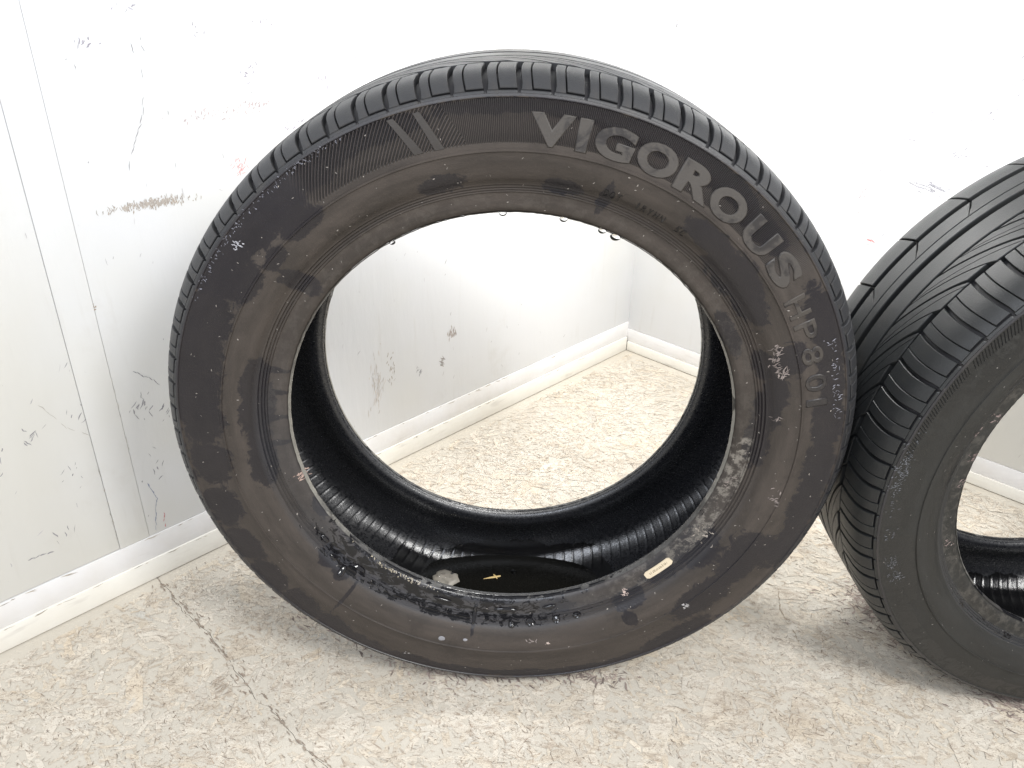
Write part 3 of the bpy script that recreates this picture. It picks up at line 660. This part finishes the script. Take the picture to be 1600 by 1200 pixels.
# slanted bars of the emblem beside the word
def bar(th0, th1, r0, r1, w0, w1, lift=.0006):
    V = []; F = []
    for i, tt in enumerate(np.linspace(0, 1, 6)):
        r = r0 + (r1 - r0) * tt; th = math.radians(th0 + (th1 - th0) * tt); hw = (w0 + (w1 - w0) * tt) / 2 / r
        V += [ty1.face(th - hw, r, -.0004), ty1.face(th - hw * .86, r, lift), ty1.face(th + hw * .86, r, lift), ty1.face(th + hw, r, -.0004)]
    for i in range(5):
        for j in range(3): q = 4 * i + j; F.append((q, q + 4, q + 5, q + 1))
    return link('emblem_bar', mesh('emblem_bar', V, F, M['bar'], smooth=False), root1, C1)
M['bar'] = mat_tread('flat_band_rubber', (0.032, 0.028, 0.025), (0.024, 0.021, 0.020))
bar(106.1, 108.8, .2790, .3100, .0085, .0060); bar(102.6, 104.8, .2785, .3095, .0085, .0062)

def disc(name, th0, r0, a, b, lift, mat, parent, seed, dome=.6, segs=16, drip=0.0):
    """a low irregular dome lying on the sidewall"""
    rr = random.Random(seed); k = [rr.uniform(.75, 1.2) for _ in range(segs)]; k = [(k[i - 1] + k[i] * 2 + k[(i + 1) % segs]) / 4 for i in range(segs)]
    V = []; F = []
    rings = [(1.0, -.0002), (.93, lift * .45), (.75, lift * .8), (.4, lift)]
    for s, z in rings:
        for i in range(segs):
            an = 2 * math.pi * i / segs; x = math.cos(an) * a * s * k[i]; y = math.sin(an) * b * s * k[i]
            if drip and y < 0: y *= 1 + drip * (1 - abs(math.cos(an)))
            V.append(ty1.face(math.radians(th0) - x / r0, r0 + y, z))
    V.append(ty1.face(math.radians(th0), r0, lift * 1.04)); c = len(V) - 1
    for q in range(len(rings) - 1):
        for i in range(segs): j = (i + 1) % segs; F.append((q * segs + i, q * segs + j, (q + 1) * segs + j, (q + 1) * segs + i))
    q = (len(rings) - 1) * segs
    for i in range(segs): F.append((q + i, q + (i + 1) % segs, c))
    bm = bmesh.new(); bv = [bm.verts.new(v) for v in V]; [bm.faces.new([bv[i] for i in f]) for f in F]
    bmesh.ops.recalc_face_normals(bm, faces=list(bm.faces))
    return bm_mesh(name, bm, mat, True)
# paper sticker on the bead
def sticker():
    V = []; F = []; n1 = 13; r0, th0, L, W = .2300, math.radians(-45.9), .0345, .0088
    def P(x, y, e): return ty1.face(th0 + x / r0, r0 - y, e)
    ring = []
    for i in range(n1):
        x = -L / 2 + L * i / (n1 - 1); e = min(1, (L / 2 - abs(x)) / .002) ** .5 if abs(x) < L / 2 else 0
        hw = W / 2 * (.62 + .38 * e)
        V += [P(x, -hw, .0004), P(x, -hw, .0013), P(x, hw, .0013), P(x, hw, .0004)]
    for i in range(n1 - 1):
        for j in range(3): q = 4 * i + j; F.append((q, q + 4, q + 5, q + 1))
    F += [(0, 1, 2, 3), tuple(4 * (n1 - 1) + j for j in (3, 2, 1, 0))]
    s = link('paper_sticker', mesh('paper_sticker', V, F, M['paper'], smooth=False), root1, C1)
    V = []; F = []
    for i in range(26):
        x = -L * .33 + L * .66 * i / 25 + random.gauss(0, .0002); a, b = random.uniform(-.0026, -.0006), random.uniform(.0006, .0026); w = random.uniform(.00012, .0003)
        q = len(V); V += [P(x - w, a, .00145), P(x + w, a, .00145), P(x + w + .0002, b, .00145), P(x - w + .0002, b, .00145)]; F.append((q, q + 1, q + 2, q + 3))
    pr = link('faded_print', mesh('faded_print', V, F, M['print'], smooth=False), s); pr['kind'] = 'stuff'
sticker()
# pale scrapes, grit, dust specks and painted glints on the sidewall
it = []
PINK = (.24, .205, .19); WHT = (.34, .33, .33)
def sw_cluster(th, r, st, sr, k, L, w, ang, rgb):
    for _ in range(k):
        it.append((math.radians(th) * .28 + random.gauss(0, st), r + random.gauss(0, sr), L * random.uniform(.3, 1.4), w * random.uniform(.4, 1.3), ang + random.gauss(0, .6), random.gauss(0, .3), jit_rgb(rgb, .6, 1.15)))
for th, r, k in ((23.1, .2575, 14), (21.0, .254, 12), (17.8, .2586, 13), (19.5, .2565, 9)): sw_cluster(th, r, .0035, .0025, k, .0055, .0011, 1.0, PINK)
sw_cluster(-46.2, .2744, .0018, .0016, 14, .004, .0012, .8, WHT); sw_cluster(-84.1, .2591, .004, .001, 10, .004, .0008, .2, PINK); sw_cluster(-79.9, .2627, .001, .0012, 8, .003, .0012, .8, (.55, .45, .4))
sw_cluster(-164.9, .218, .003, .003, 22, .004, .0014, 1.3, (.45, .33, .28)); sw_cluster(7.1, .2513, .003, .002, 10, .004, .0010, 1.2, PINK); sw_cluster(-13.4, .226, .004, .003, 14, .004, .0010, 1.0, PINK)
sw_cluster(-12.5, .2697, .004, .004, 18, .004, .0009, .9, PINK); sw_cluster(-57, .235, .003, .002, 14, .003, .0012, .8, (.5, .4, .36)); sw_cluster(-30, .232, .008, .004, 26, .004, .0010, .8, (.36, .32, .28)); sw_cluster(-125, .2185, .02, .0012, 40, .0025, .0009, .3, (.42, .37, .28)); sw_cluster(-115, .2182, .02, .0012, 30, .0025, .0009, .3, (.40, .36, .30))
for _ in range(260):
    it.append((random.uniform(-math.pi, math.pi) * .28, random.uniform(.219, .309), random.uniform(.0008, .0026), random.uniform(.0004, .0009), random.uniform(0, 3), 0, jit_rgb((.36, .33, .30), .35, 1.0)))
for th in np.linspace(118, 152, 26): sw_cluster(th, .3105, .004, .0016, 5, .0020, .0006, 1.2, (.20, .20, .23))  # pale flecks stand in for sparkle along the shoulder edge
for th in (21, 17, 14, 11, 8): sw_cluster(th, .3035, .004, .0022, 9, .0032, .0006, 1.4, (.28, .28, .32))
sw_cluster(141, .300, .003, .002, 16, .003, .0008, 1.2, (.4, .4, .43)); sw_cluster(-112, .3, .002, .002, 4, .002, .001, 1, WHT)
slivers('dust_and_glint_specks', it, M['fleck'], root1, lambda a, b, e: tuple(np.add(ty1.face(a / .28, b, .0004 + e), C1)), .0003)
# the second tyre: moulded hatching on the sidewall, painted water glints and specks
C2 = (0, 0, ty2.R)
V = []; F = []
for th0, th1, ra, rb in ((98, 122, .2900, .3110), (124, 136, .2930, .3110), (138, 152, .2980, .3110), (153, 172, .3040, .3110)):
    for th in np.arange(th0, th1, .62):
        lo = ra + (rb - .006 - ra) * (th - th0) / (th1 - th0) * .8
        q = len(V)
        for rr_, dt in ((lo, 0.0), (rb, -2.2 * (rb - lo) / .02)):
            r = ty2.rs(rr_); a = math.radians(th + dt); w = .00055 / r
            V += [ty2.face(a - w, r, -.0002), ty2.face(a, r, .0008), ty2.face(a + w, r, -.0002)]
        F += [(q, q + 3, q + 4, q + 1), (q + 1, q + 4, q + 5, q + 2)]
o = link('moulded_hatching', mesh('moulded_hatching', V, F, M['tread2'], smooth=False), root2, C2); o['kind'] = 'stuff'
it_1 = it; it = []
for th, r, k in ((172, .309, 40), (175, .305, 45), (178, .309, 30), (183, .303, 10), (190, .302, 12), (197, .300, 35), (201, .297, 40), (168, .3095, 8)): sw_cluster(th, r, .005, .0035, k, .0028, .0006, 1.2, (.15, .155, .17))  # light grey flecks painted as glints on wet rubber
for th, r, k in ((160, .225, 16), (172, .222, 22), (180, .221, 16), (165, .238, 10), (200, .228, 12)): sw_cluster(th, r, .004, .003, k, .004, .0012, 1.0, (.22, .17, .16))
for _ in range(120): it.append((random.uniform(1.4, 4.6) * .28, random.uniform(.219, .309), random.uniform(.0008, .0024), random.uniform(.0003, .0008), random.uniform(0, 3), 0, jit_rgb((.34, .32, .30), .4, 1.0)))
slivers('dust_and_glint_specks', it, M['fleck'], root2, lambda a, b, e: tuple(np.add(ty2.face(a / .28, ty2.rs(b), .0003 + e), C2)), .0003)
# torn flakes of white paint
for th, r, a, b, sd in ((-105.7, .2652, .0042, .0028, 3), (-100.1, .2613, .0024, .0016, 5)):
    link('paint_flake', disc('paint_flake', th, r, a, b, .0008, mat_flat('white_paint_flake', (.30, .30, .32), .6, var=.5) if sd == 3 else bpy.data.materials['white_paint_flake'], None, sd), root1, C1)

# ------------------------------------------------------------------ water in and on the front tyre
M1 = Matrix.Translation(T1 + Vector((0, 0, ty1.R))) @ Matrix.Rotation(-.00385, 4, 'Z') @ Matrix.Rotation(-.0019, 4, 'X')
cen = M1.translation
WZ = .0330
def puddle():
    """the water surface cut to the bowl of the liner, with a skirt down into it"""
    li = smooth_prof(LINER, 6); hh = np.concatenate([li[:, 1], -li[::-1, 1]]); rr = np.concatenate([li[:, 0], li[::-1, 0]])
    zc = cen.z - WZ; V = []; edge = []
    for y in np.linspace(-.0905, .0905, 46):
        h = -y; sel = li[:, 0] > .279
        r = float(np.interp(abs(h), li[::-1, 1][li[::-1, 0] > .279], li[::-1, 0][li[::-1, 0] > .279])) + .0034
        if r <= zc: continue
        edge.append((math.sqrt(r * r - zc * zc) + .001, y))
    n_ = len(edge); F = []
    K = 14
    for x, y in edge:
        for j in range(K): V.append((-x + 2 * x * j / (K - 1), y, 0))
    for i in range(n_ - 1):
        for j in range(K - 1): q = i * K + j; F.append((q, q + 1, q + K + 1, q + K))
    m = mesh('water_puddle', V, F, None)
    return m
n_ = N('dark_rain_water'); v_ = n_.coord()
n_.out((.006, .0058, .005), .04, n_.bump(n_.noise(v_, 18, 2), .05, .002), Specular_IOR_Level=.5)
pm = puddle(); pm.materials.append(n_.m)
pud = link('water_puddle', pm, None, (cen.x, cen.y, WZ)); tag(pud, 'shallow dark pool of rain water lying inside the front tyre', 'water')
# foam with bubbles
def foam():
    root = empty('foam', (-.080, .793, WZ)); tag(root, 'grey blob of bubbly foam floating at the left end of the water', 'foam')
    V = []; F = []; S = 22; rr = random.Random(4); k = [rr.uniform(.8, 1.12) for _ in range(S)]
    for s, z in ((1, .0002), (.92, .0016), (.7, .0028), (.35, .0031)):
        for i in range(S):
            an = 2 * math.pi * i / S; V.append((math.cos(an) * .019 * s * k[i], math.sin(an) * .0165 * s * k[i], z + rr.uniform(-.0003, .0003)))
    V.append((0, 0, .0032)); c = len(V) - 1
    for q in range(3):
        for i in range(S): j = (i + 1) % S; F.append((q * S + i, q * S + j, (q + 1) * S + j, (q + 1) * S + i))
    for i in range(S): F.append((3 * S + i, 3 * S + (i + 1) % S, c))
    link('froth', mesh('froth', V, F, M['foam']), root)
    for (x, y, r) in ((-.004, .006, .0026), (.006, .002, .0031), (.009, -.004, .0020), (-.003, -.005, .0028), (-.010, .001, .0022), (.002, -.010, .0024), (.012, .005, .0018), (-.009, -.007, .0017), (.0, .0, .0016), (-.006, .011, .0015), (.005, .010, .0017)):
        bm = bmesh.new(); bmesh.ops.create_uvsphere(bm, u_segments=14, v_segments=8, radius=r); 
        for v in bm.verts: v.co.z *= .75
        link('bubble', bm_mesh('bubble', bm, M['water'], True), root, (x, y, .0030))
    bm = bmesh.new(); bmesh.ops.create_uvsphere(bm, u_segments=12, v_segments=6, radius=.0024)
    for v in bm.verts: v.co.z *= .35
    link('dark_hole', bm_mesh('dark_hole', bm, M['groove'], True), root, (.0075, .0075, .0024))
foam()
def straw():
    root = empty('straw_scrap', (-.020, .795, WZ + .0012)); tag(root, 'yellow scrap of dry straw floating on the dark water', 'straw')
    def stick(name, pts, r):
        bm = bmesh.new(); prev = None
        for i, (x, y, z) in enumerate(pts):
            d = Vector(pts[min(i + 1, len(pts) - 1)]) - Vector(pts[max(i - 1, 0)]); d.normalize(); s = d.cross(Vector((0, 0, 1))).normalized(); u = s.cross(d)
            ring = [bm.verts.new(Vector((x, y, z)) + (s * math.cos(a) * 1.6 + u * math.sin(a) * .7) * r[i]) for a in np.linspace(0, 2 * math.pi, 7)[:-1]]
            if prev:
                for q in range(6): bm.faces.new((prev[q], prev[(q + 1) % 6], ring[(q + 1) % 6], ring[q]))
            else: bm.faces.new(ring[::-1])
            prev = ring
        bm.faces.new(prev); bmesh.ops.recalc_face_normals(bm, faces=list(bm.faces))
        link(name, bm_mesh(name, bm, M['straw'], True), root)
    stick('stalk', [(-.012, -.002, 0), (-.004, 0, .0004), (.003, .0015, .0006), (.010, .004, .0003)], [.0002, .0009, .0012, .0008])
    stick('husk', [(.001, .006, .001), (.003, .002, .0014), (.006, -.002, .0006)], [.0004, .0009, .0003])
straw()
bm = bmesh.new(); bmesh.ops.create_uvsphere(bm, u_segments=18, v_segments=10, radius=.0036)
for v in bm.verts: v.co.z *= .6
bub = link('water_bubble', bm_mesh('water_bubble', bm, M['water'], True), None, (.0072, .808, WZ + .0008)); tag(bub, 'single clear bubble just right of the floating straw', 'bubble')

def spatter():
    V = []; F = []; li = smooth_prof(LINER[LINER[:, 0] > .277], 4); rr_ = random.Random(9)
    for k in range(190):
        if k < 150: th, h = rr_.gauss(-73.0, 3.2), rr_.gauss(-.0800, .0045) + .0
        else: th, h = rr_.gauss(-112, 6), rr_.gauss(-.072, .008)
        h = max(-.0905, h); r = float(np.interp(abs(h), li[::-1, 1], li[::-1, 0])) - .0004; a = rr_.uniform(.0005, .0014)
        t0 = math.radians(th); c = Vector(ty1.pt(t0, r, h)); nn = -Vector((math.cos(t0) * .75, -.66, math.sin(t0) * .75)).normalized()
        e1 = nn.cross(Vector((1, 0, 0))).normalized(); e2 = nn.cross(e1); q = len(V)
        for s_, z in ((1, 0), (.7, .45)):
            for i in range(6): an = i * math.pi / 3; V.append(c + (e1 * math.cos(an) + e2 * math.sin(an)) * a * s_ + nn * a * z)
        V.append(c + nn * a * .65)
        for i in range(6): j = (i + 1) % 6; F += [(q + i, q + j, q + 6 + j, q + 6 + i), (q + 6 + i, q + 6 + j, q + 12)]
    bm = bmesh.new(); bv = [bm.verts.new(v) for v in V]; [bm.faces.new([bv[i] for i in f]) for f in F]
    o = link('water_droplets', bm_mesh('water_droplets', bm, M['bead'], True)); o.matrix_world = M1; o['kind'] = 'stuff'
spatter()
def on_tyre(name, m, label, cat, group=None):
    o = link(name, m); o.matrix_world = M1; return tag(o, label, cat, group)
def hang_drop(th, r, rad, label):
    """a drop hanging from the top bead edge"""
    th = math.radians(th); p = M1 @ Vector(ty1.pt(th, .2158, .0795))
    bm = bmesh.new(); bmesh.ops.create_uvsphere(bm, u_segments=16, v_segments=10, radius=rad)
    for v in bm.verts:
        v.co.x *= 1.25
        if v.co.z > 0: v.co.z *= .5
    o = link('water_drop', bm_mesh('water_drop', bm, M['water'], True), None, p - Vector((0, 0, rad * .25))); tag(o, label, 'water drop', 'water drops hanging inside the front tyre')
hang_drop(92.8, .216, .0028, 'clear drop hanging from the crown of the bead, below the faint small marks')
hang_drop(78.9, .214, .0030, 'clear drop hanging between the crown of the bead and the small letters')
hang_drop(69.6, .214, .0030, 'clear round drop hanging under the small three letter mark, left of a flat one')
hang_drop(66.2, .214, .0040, 'wide flat drop hanging rightmost of the drops along the upper bead')
hang_drop(119.6, .222, .0024, 'small clear drop hanging leftmost along the upper bead, below the dusty sidewall')
for i, (th, r, a, b, lift, lab) in enumerate((
        (-98.8, .2350, .0016, .0085, .0010, 'thin wet run of water down the lower bead, below the straw'),
        (-88.9, .2425, .0030, .0028, .0016, 'round water bead on the lower bead, just right of the thin run'),
        (-84.0, .2415, .0036, .0030, .0016, 'broad glossy water bead right below the floating straw and bubble'),
        (-77.0, .2405, .0034, .0030, .0016, 'glossy water bead with a bright edge, second from the right along the lower bead'),
        (-71.5, .2408, .0040, .0018, .0013, 'flat streak of water, rightmost on the lower bead ledge'),
        (-135.9, .2450, .0030, .0042, .0016, 'lumpy blue glinting water bead at lower left of the bead'),
        (-140.0, .2410, .0040, .0016, .0012, 'long slim water streak at lower left, above the lumpy bead'),
        (-132.6, .2350, .0060, .0018, .0012, 'bright water streak on the bead ledge, right of the lumpy bead'),
        (-145.2, .2345, .0050, .0020, .0012, 'grey oblong water drop resting on the left bead flange'),
        (-90.5, .2290, .0105, .0024, .0011, 'long shining water strip on the bottom flange under the bubble'),
        (-78.5, .2280, .0060, .0022, .0011, 'short shining water strip on the bottom flange, right of the long one'),
        (-108.5, .2275, .0090, .0016, .0010, 'thin water strip on the bottom flange, below the foam'))):
    on_tyre('water_bead', disc('water_bead', th, r, a * 1.25, b * 1.25, lift * 1.5, M['bead'], None, 20 + i), lab, 'water', 'water lying on the lower bead of the front tyre')
